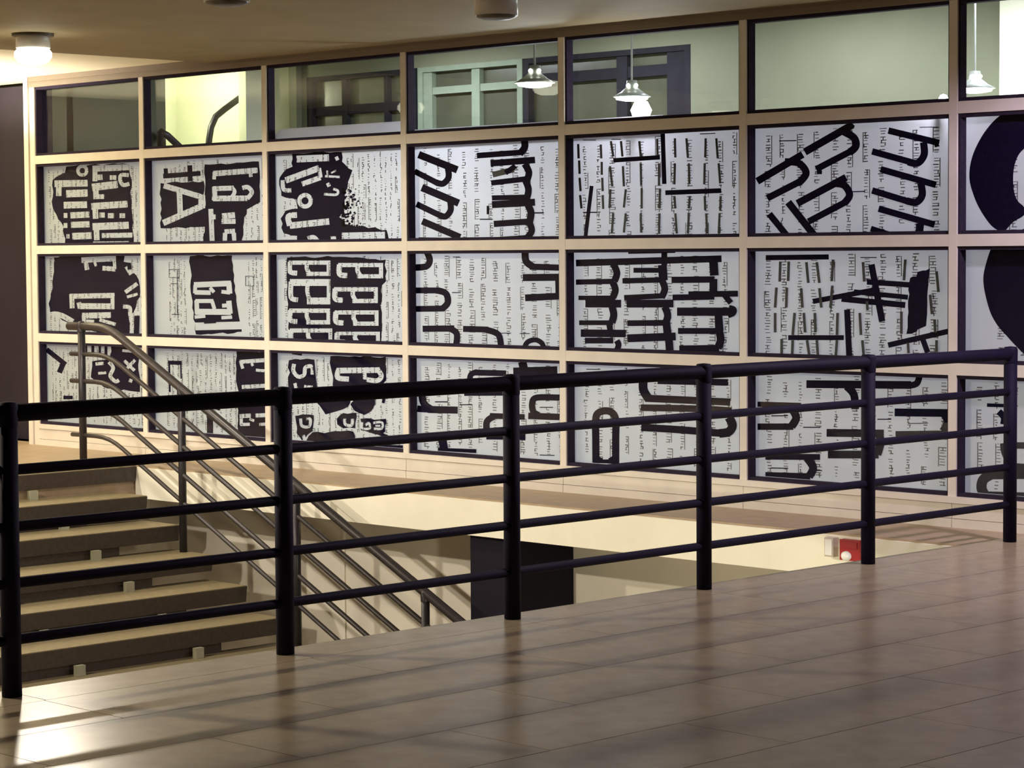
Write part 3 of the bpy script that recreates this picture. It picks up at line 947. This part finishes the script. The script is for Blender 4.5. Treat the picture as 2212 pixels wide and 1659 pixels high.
ART[2, 0] = (Y5, [
    ('K', [(230, 125), (330, 100), (690, 98), (765, 108), (800, 200), (862, 290), (872, 420), (800, 560), (792, 705), (620, 705), (360, 625), (200, 530), (190, 470), (222, 350), (232, 220)]),
    ('w', 42, [(435, 145), (692, 132)]), ('w', 34, [(462, 140), (478, 218)]), ('w', 36, [(592, 205), (690, 212)]), ('w', 24, [(680, 135), (684, 212)]), ('w', 20, [(530, 150), (545, 190)]),
    ('w', 38, [(348, 415), (682, 408)]), ('w', 44, [(420, 488), (682, 490)]), ('w', 36, [(362, 400), (366, 505)]), ('w', 30, [(668, 400), (668, 505)]), ('w', 34, [(415, 460), (425, 505)]),
    ('w', 44, [(440, 560), (655, 555)]), ('w', 28, [(440, 600), (530, 605)]), ('w', 26, [(570, 590), (690, 625)]), ('w', 30, [(452, 555), (455, 610)]),
    ('w', 30, [(762, 385), (852, 320)]), ('w', 22, [(775, 420), (855, 398)]), ('w', 30, [(745, 492), (795, 500), (800, 560), (825, 690)]), ('w', 40, [(190, 575), (225, 548), (290, 560), (372, 605)]),
    ('w', 55, [(755, 130), (862, 150)]), ('w', 40, [(775, 190), (810, 250)]), ('k', 30, [(790, 165), (795, 215)]), ('k', 40, [(850, 560), (845, 700)]),
])
ART[2, 1] = (Y5, [
    ('K', [(1245, 115), (1560, 110), (1572, 300), (1592, 450), (1632, 680), (1575, 690), (1290, 700), (1262, 500), (1250, 300)]),
    ('w', 42, [(1275, 330), (1552, 318)]), ('w', 34, [(1280, 385), (1400, 388)]), ('w', 28, [(1285, 330), (1282, 392)]), ('w', 40, [(1535, 312), (1542, 395)]), ('w', 28, [(1480, 380), (1545, 388)]), ('w', 26, [(1395, 350), (1425, 385)]),
    ('w', 30, [(1285, 450), (1420, 450)]), ('w', 34, [(1295, 445), (1298, 545)]), ('w', 44, [(1285, 530), (1552, 532)]), ('w', 40, [(1535, 448), (1545, 545)]), ('w', 28, [(1410, 450), (1428, 510)]), ('w', 30, [(1485, 485), (1545, 482)]),
    ('w', 58, [(1285, 640), (1632, 632)]), ('w', 26, [(1280, 570), (1360, 562)]), ('w', 26, [(1480, 575), (1560, 570)]), ('k', 30, [(1350, 605), (1440, 600)]),
    ('g', 5, [(1090, 215), (1165, 215), (1165, 275), (1090, 275), (1090, 215)]), ('g', 5, [(1100, 320), (1160, 320)]), ('g', 6, [(1110, 550), (1170, 550)]), ('g', 5, [(1660, 265), (1720, 265), (1720, 340), (1660, 335), (1660, 265)]), ('g', 5, [(1150, 220), (1150, 540)]),
])
ART[2, 2] = (Z5, [
    ('K', [(195, 835), (520, 830), (890, 848), (892, 1000), (862, 1030), (852, 1170), (862, 1300), (852, 1450), (220, 1450), (198, 1200), (195, 1000)]),
] + twos(208, 855, 292, 108) + twos(215, 985, 285, 178) + twos(210, 1192, 288, 112) + twos(215, 1332, 298, 108)
  + twos(555, 872, 315, 108) + twos(525, 1042, 308, 112) + twos(530, 1205, 308, 108) + twos(540, 1355, 308, 90))
ART[2, 3] = (Z5, [
    ('k', 46, [(1178, 795), (1198, 850), (1175, 895), (1090, 905)]), ('k', 42, [(1100, 1065), (1270, 1065)]), ('k', 46, [(1240, 1063), (1310, 1085), (1325, 1150), (1285, 1195)]), ('k', 42, [(1300, 1192), (1100, 1195)]),
    ('k', 44, [(1148, 1335), (1370, 1332)]), ('k', 44, [(1340, 1332), (1388, 1370), (1382, 1462)]), ('k', 26, [(1148, 1452), (1395, 1452)]),
    ('k', 42, [(1432, 1335), (1610, 1340)]), ('k', 44, [(1590, 1340), (1680, 1375), (1700, 1470)]), ('k', 20, [(1450, 1465), (1700, 1468)]),
    ('k', 36, [(1860, 1475), (1885, 1428), (1940, 1412), (1985, 1435), (2000, 1475)]),
    ('k', 50, [(1868, 795), (1875, 860), (1925, 900)]), ('k', 44, [(1900, 898), (2110, 905)]), ('k', 50, [(1852, 975), (2110, 972)]), ('k', 48, [(1868, 1117), (2110, 1105)]), ('k', 26, [(2092, 980), (2095, 1110)]),
    ('k', 6, [(1355, 1080), (1415, 1080)]), ('k', 5, [(1360, 830), (1410, 830)]), ('k', 5, [(1700, 1365), (1770, 1365)]), ('k', 5, [(1830, 1368), (1900, 1368)]),
])
ART[2, 4] = (Z7, [
    ('k', 50, [(755, 160), (1245, 150)]), ('k', 70, [(212, 280), (1725, 235)]), ('k', 62, [(1130, 150), (1130, 300)]),
    ('k', 72, [(595, 280), (638, 380), (612, 470)]), ('k', 55, [(212, 478), (610, 470)]), ('k', 72, [(595, 480), (622, 560), (595, 640)]), ('k', 46, [(238, 642), (620, 640)]), ('k', 82, [(310, 700), (682, 702)]),
    ('k', 76, [(588, 735), (605, 820), (585, 900)]), ('k', 50, [(245, 900), (600, 900)]), ('k', 62, [(555, 900), (575, 1015)]), ('k', 78, [(262, 1008), (730, 1012)]), ('k', 60, [(305, 1085), (600, 1085)]), ('k', 62, [(635, 1085), (655, 1130), (635, 1190)]),
    ('k', 52, [(810, 355), (1090, 355)]), ('k', 92, [(1110, 300), (1120, 460)]), ('k', 56, [(695, 465), (1105, 455)]), ('k', 72, [(1105, 455), (1135, 550), (1100, 640)]), ('k', 56, [(712, 640), (1130, 620)]), ('k', 82, [(738, 702), (1225, 700)]),
    ('k', 76, [(1135, 735), (1165, 820), (1145, 905)]), ('k', 60, [(745, 905), (1155, 900)]), ('k', 82, [(1150, 895), (1168, 1050)]), ('k', 82, [(745, 1062), (1248, 1042)]), ('k', 82, [(1178, 1080), (1188, 1210)]),
    ('k', 90, [(1640, 255), (1650, 410)]), ('k', 66, [(1205, 455), (1650, 450)]), ('k', 82, [(1640, 445), (1640, 610)]), ('k', 62, [(1215, 638), (1650, 630)]), ('k', 62, [(1380, 605), (1895, 598)]), ('k', 60, [(1745, 600), (1822, 695)]),
    ('k', 86, [(1262, 785), (1830, 785)]), ('k', 60, [(1800, 745), (1850, 760), (1845, 800), (1790, 825)]), ('k', 82, [(1690, 795), (1705, 985)]), ('k', 62, [(1272, 985), (1705, 985)]), ('k', 82, [(1700, 985), (1715, 1080), (1685, 1165)]), ('k', 72, [(1285, 1172), (1700, 1165)]), ('k', 40, [(1325, 1215), (1745, 1215)]),
])
ART[2, 5] = (Y1, [
    ('k', 40, [(228, 166), (712, 160)]), ('k', 50, [(1040, 218), (1122, 655)]), ('k', 42, [(1005, 352), (1350, 376)]), ('k', 40, [(590, 502), (1080, 410)]), ('k', 46, [(810, 482), (1300, 530)]), ('k', 38, [(905, 428), (1320, 470)]),
    ('K', [(1395, 275), (1490, 248), (1460, 690), (1400, 715), (1350, 750), (1308, 752), (1338, 320), (1385, 310)]),
    ('k', 42, [(1168, 838), (1645, 728)]), ('k', 38, [(400, 780), (828, 780)]), ('k', 46, [(853, 565), (870, 945)]), ('k', 42, [(1435, 795), (1472, 895)]), ('k', 7, [(955, 165), (1080, 165)])] + segs(21, [
    (340, 195, 335, 350), (310, 395, 300, 550), (300, 590, 300, 740), (350, 790, 350, 935), (405, 195, 400, 345), (390, 395, 385, 550), (450, 590, 435, 760), (435, 800, 430, 945),
    (540, 200, 555, 360), (500, 400, 510, 550), (520, 590, 530, 740), (545, 800, 565, 935), (620, 200, 640, 360), (640, 400, 655, 550), (605, 590, 610, 740), (620, 800, 630, 935),
    (745, 180, 735, 345), (740, 380, 725, 550), (780, 590, 775, 760), (775, 800, 765, 935), (975, 200, 985, 350), (1005, 500, 1010, 570), (950, 590, 960, 760), (970, 800, 980, 915),
    (1300, 180, 1290, 340), (1270, 580, 1270, 750), (1320, 820, 1325, 900), (1540, 270, 1555, 430), (1490, 450, 1505, 600), (1525, 640, 1530, 740), (1540, 800, 1540, 890)]))
ART[2, 6] = (R5, [
    ('K', [(900, 60), (850, 200), (800, 400), (805, 560), (850, 760), (900, 900), (980, 1030), (1070, 1130), (1160, 1230), (1283, 1350), (1500, 1500), (1800, 1500), (2100, 1300), (2300, 900), (2330, 500), (2250, 60)]),
])
ART[3, 0] = (Y5, [
    ('K', [(655, 785), (862, 800), (872, 1130), (640, 1105), (505, 1020), (515, 900), (600, 890), (645, 900)]),
    ('k', 36, [(175, 812), (318, 925)]), ('k', 40, [(300, 915), (270, 985)]),
    ('k', 18, [(470, 775), (470, 855)]), ('k', 22, [(520, 775), (520, 860)]), ('k', 18, [(572, 775), (572, 850)]), ('k', 22, [(618, 780), (618, 860)]), ('k', 20, [(420, 775), (425, 840)]),
    ('w', 28, [(640, 905), (672, 950), (650, 1010), (690, 1050), (715, 1040)]), ('w', 24, [(755, 895), (832, 970)]), ('w', 24, [(835, 890), (765, 965)]), ('w', 24, [(540, 920), (600, 915)]), ('w', 20, [(560, 990), (620, 985)]), ('w', 26, [(790, 1040), (815, 1050)]),
    ('k', 26, [(300, 1170), (370, 1170)]), ('w', 20, [(740, 820), (850, 830)]),
])
ART[3, 1] = (Y5, [
    ('k', 30, [(1082, 910), (1182, 912)]), ('k', 14, [(1090, 910), (1095, 1130)]), ('k', 12, [(1177, 910), (1180, 1030)]), ('k', 46, [(1395, 1270), (1395, 1440)]), ('k', 20, [(1440, 1250), (1470, 1260)]),
    ('K', [(1592, 820), (1850, 830), (1850, 1490), (1608, 1480)]),
    ('w', 30, [(1615, 905), (1850, 888)]), ('w', 24, [(1622, 900), (1640, 955)]), ('w', 22, [(1735, 965), (1810, 972)]), ('w', 30, [(1632, 1092), (1850, 1080)]), ('w', 20, [(1700, 905), (1715, 935)]),
    ('w', 32, [(1615, 1310), (1700, 1305)]), ('w', 24, [(1620, 1372), (1692, 1370)]), ('w', 24, [(1628, 1305), (1628, 1375)]), ('w', 30, [(1735, 1305), (1850, 1300)]), ('w', 24, [(1760, 1372), (1850, 1366)]), ('w', 20, [(1690, 1330), (1725, 1345)]),
])
ART[3, 2] = (Y4, [
    ('K', [(208, 190), (382, 185), (392, 390), (320, 400), (208, 400)]), ('w', 28, [(245, 215), (240, 265), (275, 305), (315, 290), (325, 240), (370, 235), (375, 290)]), ('w', 24, [(250, 350), (262, 395)]), ('w', 24, [(315, 375), (375, 380)]),
    ('K', [(500, 160), (890, 165), (892, 290), (872, 380), (520, 400)]), ('w', 40, [(545, 262), (850, 258)]), ('w', 36, [(560, 250), (550, 310), (630, 322)]), ('w', 34, [(835, 258), (858, 300), (830, 332), (755, 325)]), ('w', 26, [(740, 262), (742, 325)]),
    ('K', [(400, 485), (640, 462), (625, 515), (465, 570)]), ('K', [(640, 500), (680, 460), (812, 465), (800, 530), (740, 572), (670, 545)]),
    ('K', [(252, 580), (300, 570), (382, 575), (372, 690), (300, 760), (262, 700)]), ('w', 22, [(290, 598), (300, 650), (350, 655), (358, 605), (330, 600)]), ('w', 22, [(310, 715), (318, 745)]),
    ('K', [(545, 600), (590, 560), (682, 558), (675, 668), (590, 668), (548, 640)]), ('w', 22, [(600, 600), (605, 640), (648, 645), (655, 600)]),
    ('K', [(710, 600), (890, 600), (885, 690), (860, 710), (712, 680)]), ('w', 18, [(725, 625), (722, 665), (775, 668), (770, 630), (745, 648)]), ('w', 18, [(800, 630), (860, 625), (860, 668), (805, 670)]), ('w', 14, [(815, 650), (850, 650)]),
    ('K', [(375, 695), (660, 690), (672, 740), (520, 770), (300, 770)]), ('k', 22, [(700, 790), (1010, 798)]), ('k', 20, [(870, 490), (880, 440)]), ('k', 24, [(810, 690), (930, 740)]), ('k', 14, [(380, 185), (398, 390)]), ('k', 14, [(230, 140), (300, 150)]),
])
ART[3, 3] = (Y4, [
    ('k', 40, [(1478, 340), (1488, 290), (1535, 270)]), ('k', 42, [(1510, 275), (1735, 282)]), ('k', 62, [(1785, 272), (2095, 262)]), ('k', 60, [(1848, 200), (1862, 260)]),
    ('k', 50, [(1140, 400), (1155, 490), (1210, 535)]), ('k', 50, [(1185, 535), (1395, 540)]), ('k', 46, [(1110, 530), (1200, 535)]), ('k', 40, [(1440, 420), (1720, 418)]), ('k', 8, [(1235, 482), (1325, 482)]), ('k', 7, [(1410, 502), (1495, 502)]),
    ('k', 44, [(2110, 452), (1950, 452), (1918, 490), (1925, 550), (1965, 575)]), ('k', 46, [(1890, 580), (2110, 588)]), ('k', 46, [(1598, 690), (1600, 620), (1650, 582)]), ('k', 40, [(1620, 580), (1865, 588)]), ('k', 42, [(1595, 725), (1870, 728)]),
    ('k', 58, [(1285, 740), (1300, 822)]), ('k', 28, [(1255, 818), (1525, 828)]), ('k', 6, [(1970, 520), (2065, 520)]), ('k', 6, [(1970, 855), (2075, 858)]),
])
ART[3, 4] = (Y3, [
    ('k', 76, [(420, 1160), (418, 900), (418, 700), (445, 635), (520, 612), (590, 635), (625, 710), (625, 900), (625, 1170)]), ('k', 50, [(420, 1145), (640, 1140)]), ('k', 50, [(440, 1110), (480, 1130)]), ('k', 50, [(560, 1130), (610, 1100)]),
    ('k', 70, [(1060, 300), (1790, 318)]), ('k', 92, [(915, 270), (912, 390), (965, 485)]), ('k', 76, [(930, 482), (1815, 522)]), ('k', 70, [(885, 580), (1500, 592), (1830, 612)]), ('k', 76, [(890, 785), (1300, 810), (1740, 848)]), ('k', 92, [(1800, 680), (1838, 760), (1800, 830), (1700, 848)]),
    ('k', 8, [(320, 180), (460, 182)]),
])
ART[3, 5] = (Y2, [
    ('k', 60, [(540, 248), (1345, 255)]), ('k', 50, [(1310, 262), (1385, 245), (1410, 185)]), ('k', 60, [(850, 265), (905, 330), (915, 440)]), ('k', 40, [(165, 402), (500, 412)]), ('k', 62, [(425, 430), (462, 505), (425, 575)]), ('k', 50, [(440, 575), (165, 575)]),
    ('k', 60, [(695, 622), (1135, 628)]), ('k', 60, [(1218, 465), (1645, 470)]), ('k', 60, [(1600, 480), (1625, 540), (1590, 610)]), ('k', 42, [(1225, 630), (1600, 625)]),
    ('k', 46, [(225, 805), (645, 808)]), ('k', 62, [(545, 815), (592, 890), (560, 960)]), ('k', 50, [(570, 958), (225, 948)]), ('k', 60, [(705, 788), (1095, 790)]), ('k', 62, [(1100, 640), (1110, 700), (1085, 790)]),
    ('k', 8, [(270, 492), (400, 490)]), ('k', 8, [(515, 580), (650, 580)]), ('k', 8, [(265, 892), (400, 895)]), ('k', 8, [(1085, 518), (1190, 518)]), ('k', 6, [(1320, 550), (1475, 548)]), ('k', 8, [(610, 912), (660, 912)]),
])
ART[3, 6] = (R6, [
    ('k', 88, [(600, 1170), (555, 1090), (570, 1010), (640, 965)]), ('k', 78, [(600, 970), (1100, 965)]), ('k', 80, [(560, 1150), (1100, 1165)]), ('k', 56, [(700, 430), (745, 480), (740, 540)]), ('k', 56, [(850, 720), (1150, 722)]), ('k', 60, [(740, 700), (760, 800), (850, 900), (1150, 890)]), ('k', 30, [(600, 375), (760, 380)]),
])
DESC = {
    (1, 0): 'paper print of white blocky letters on black, top printed row beside the end post',
    (1, 1): 'paper print with a white sideways capital A on black',
    (1, 2): 'paper print with curling white letters on a smudged black patch, top printed row',
    (1, 3): 'paper print with a chain of black sideways letters h and m',
    (1, 4): 'paper print of thin comb strokes and four black bars, beside the white glare',
    (1, 5): 'paper print with large tilted black letters h and n, top printed row on the right',
    (1, 6): 'paper print with one huge black curved letter, top printed row at the right edge',
    (2, 0): 'paper print with white letters on a ragged black patch above the stair handrail',
    (2, 1): 'paper print with one black strip carrying white sideways letters, wide blank margins',
    (2, 2): 'paper print with two columns of repeated white figures on black',
    (2, 3): 'paper print with black sideways letters n around its edges and open middle',
    (2, 4): 'paper print packed with three columns of heavy black sideways letters m',
    (2, 5): 'paper print with crossed black bars and a solid black slab over comb strokes',
    (2, 6): 'paper print with the lower half of a huge black disc, at the right edge',
    (3, 0): 'lowest paper print behind the top of the stair railing, by the end post',
    (3, 1): 'lowest paper print with thin black n outline and black strip at its right side',
    (3, 2): 'lowest paper print with black patches of white letters s and c',
    (3, 3): 'lowest paper print with black hooks and bars, behind the third railing post',
    (3, 4): 'lowest paper print with a long black loop and long sideways U strokes',
    (3, 5): 'lowest paper print with black sideways letters h, behind the fifth railing post',
    (3, 6): 'lowest paper print behind the end post of the black railing, ring letter at its foot',
}


def inside(p, poly):
    c_ = False
    n_ = len(poly)
    for i_ in range(n_):
        x1_, y1_ = poly[i_]
        x2_, y2_ = poly[(i_ + 1) % n_]
        if (y1_ > p[1]) != (y2_ > p[1]) and p[0] < (x2_ - x1_) * (p[1] - y1_) / (y2_ - y1_) + x1_:
            c_ = not c_
    return c_


def cut_patch(outline, quads):
    """triangles of the inked outline, leaving the letters as bare paper"""
    vs = [Vector(q) for q in outline]
    ed = [(k_, (k_ + 1) % len(outline)) for k_ in range(len(outline))]
    for q in quads:
        b_ = len(vs)
        vs += [Vector(z_) for z_ in q]
        ed += [(b_, b_ + 1), (b_ + 1, b_ + 2), (b_ + 2, b_ + 3), (b_ + 3, b_)]
    ov, oe, of = delaunay_2d_cdt(vs, ed, [], 0, 0.01)[:3]
    keep = []
    for t_ in of:
        m_ = (sum(ov[k_].x for k_ in t_) / len(t_), sum(ov[k_].y for k_ in t_) / len(t_))
        if inside(m_, outline) and not any(inside(m_, q) for q in quads):
            keep.append(tuple(t_))
    used = sorted({k_ for t_ in keep for k_ in t_})
    mp_ = {k_: n_ for n_, k_ in enumerate(used)}
    return [(ov[k_].x, ov[k_].y) for k_ in used], [tuple(mp_[k_] for k_ in t_) for t_ in keep]


INK = {'k': 'ink', 'K': 'ink', 'w': 'inkwhite', 'W': 'inkwhite', 'g': 'inkgrey', 'G': 'inkgrey'}
YI = YP - 0.0008
for (r, c), (zf, marks) in ART.items():
    zb, zt = rows[r]
    xa, xb = XM[c] + 0.01, XM[c + 1] - 0.01
    paper = tag(box('paper_print', xa, xb, YP, YP + 0.0012, zb + 0.02, zt - 0.02, M['paper'], None), DESC[r, c], 'print', 'typographic paper prints behind the glass')
    x_lo, x_hi, z_lo, z_hi = xa + 0.004, xb - 0.004, zb + 0.024, zt - 0.024
    ox, oy, s = zf

    def W3(q, yy):
        p_ = ony(ox + q[0] * s, oy + q[1] * s, yy)
        return (min(max(p_.x, x_lo), x_hi), yy, min(max(p_.z, z_lo), z_hi))

    for i, mk in enumerate(marks):
        yy = YI - 0.00025 * i
        ch = mk[0]
        if ch == 'S':
            x0_, y0_, x1_, y1_ = mk[2]
            v, f = [], []
            for q_ in range(mk[1]):
                u_ = random.random() ** 2.0
                cx_, cy_ = x0_ + (x1_ - x0_) * u_, random.uniform(y0_, y1_)
                rr = random.uniform(3, 15) * (1.15 - u_)
                k_ = [W3((cx_ + rr * random.uniform(0.6, 1.3) * math.cos(t_), cy_ + rr * random.uniform(0.6, 1.2) * math.sin(t_)), yy) for t_ in (0, 1.05, 2.1, 3.14, 4.2, 5.2)]
                f.append(tuple(range(len(v), len(v) + 6)))
                v += k_
            tag(mo('ink_splatter', v, f, M['ink'], paper), kind='stuff')
            continue
        if ch == 'w':
            continue
        if ch in 'KWG':
            pts = rough(mk[1], 9) if c < 6 else cat(mk[1] + mk[1][:1], 4)[:-1]
            quads = []
            for m2 in marks[i + 1:]:
                if m2[0] == 'w':
                    L, R_ = ribbon(cat(m2[2]), m2[1])
                    quads += [[L[j], L[j + 1], R_[j + 1], R_[j]] for j in range(len(L) - 1)]
            v2, f2 = cut_patch(pts, quads)
            v = [W3(q, yy) for q in v2]
            f = f2
            nm = 'ink_patch'
        else:
            pts = cat(mk[2]) if len(mk[2]) > 2 else mk[2]
            if ch == 'g' and len(mk[2]) == 5:
                pts = mk[2]
            L, R_ = ribbon(pts, mk[1])
            n = len(L)
            v = [W3(q, yy) for q in L] + [W3(q, yy) for q in R_]
            f = [(j, j + 1, n + j + 1, n + j) for j in range(n - 1)]
            nm = {'k': 'letter_stroke', 'g': 'thin_stroke'}[ch]
        mo(nm, v, f, M[INK[ch]], paper)

    # small lines of type running down the sheet
    tv, tf = [], []
    yt = YP - 0.0004

    def quad(x0, x1, z0, z1):
        x0, x1 = max(x0, x_lo), min(x1, x_hi)
        z0, z1 = max(z0, z_lo), min(z1, z_hi)
        if x1 - x0 < 1e-4 or z1 - z0 < 1e-4: return
        n_ = len(tv)
        tv.extend([(x0, yt, z0), (x1, yt, z0), (x1, yt, z1), (x0, yt, z1)])
        tf.append((n_, n_ + 1, n_ + 2, n_ + 3))

    dense = c <= 2
    step = 0.062 if dense else 0.125
    xx = xa + (0.20 if c == 1 else 0.13)
    if r == 2 and c == 1: step = 0.05
    while xx < xb - 0.08:
        comb = (r, c) in ((1, 4), (2, 5))
        skip = (r, c) == (2, 1) and not (xa + 0.25 < xx < xa + 0.45 or xb - 0.33 < xx < xb - 0.15)
        skip = skip or ((r, c) in ((1, 6), (2, 6)) and xx < xa + 0.25)
        if not skip:
            zz = zt - 0.07 - random.uniform(0, 0.06)
            lean = random.uniform(-0.03, 0.03)
            wd = random.uniform(0.035, 0.06) if not dense else random.uniform(0.02, 0.035)
            while zz > zb + 0.08:
                ln = random.uniform(0.09, 0.19)
                z2 = max(zz - ln, zb + 0.05)
                side = random.choice((0, 1))
                xo = xx + random.uniform(-0.008, 0.008)
                if random.random() < 0.45:
                    xs_ = xo - wd / 2 if side else xo + wd / 2
                    quad(xs_ - 0.0035, xs_ + 0.0035, z2, zz)
                q = zz
                while q > z2:
                    t_ = (zz - q)
                    h_ = random.uniform(0.004, 0.0075)
                    a0 = xo - wd / 2 + random.uniform(0, 0.012) + lean * t_
                    b0 = xo + wd / 2 - random.uniform(0, 0.018) + lean * t_
                    quad(a0, b0, q - h_, q)
                    if random.random() < 0.3:
                        m_ = random.uniform(a0, b0)
                        quad(m_ - 0.004, m_ + 0.004, q - 0.02, q)
                    q -= random.uniform(0.014, 0.022) if not dense else random.uniform(0.014, 0.022)
                zz = z2 - random.uniform(0.015, 0.05)
        xx += step * random.uniform(0.85, 1.2)
    if tv:
        tag(mo('small_type', tv, tf, M['smalltext'], paper), kind='stuff')
# plain sheets in the bays beyond the picture
for c in range(7, NCOL):
    for r in (1, 2, 3):
        zb, zt = rows[r]
        tag(box('paper_print', XM[c] + 0.01, XM[c + 1] - 0.01, YP, YP + 0.0012, zb + 0.02, zt - 0.02, M['paper'], None), 'blank paper sheet, %s printed row, %s bay beyond the right edge' % (('top', 'middle', 'lowest')[r - 1], 'first' if c == 7 else 'second'), 'print', 'blank sheets beyond the picture')
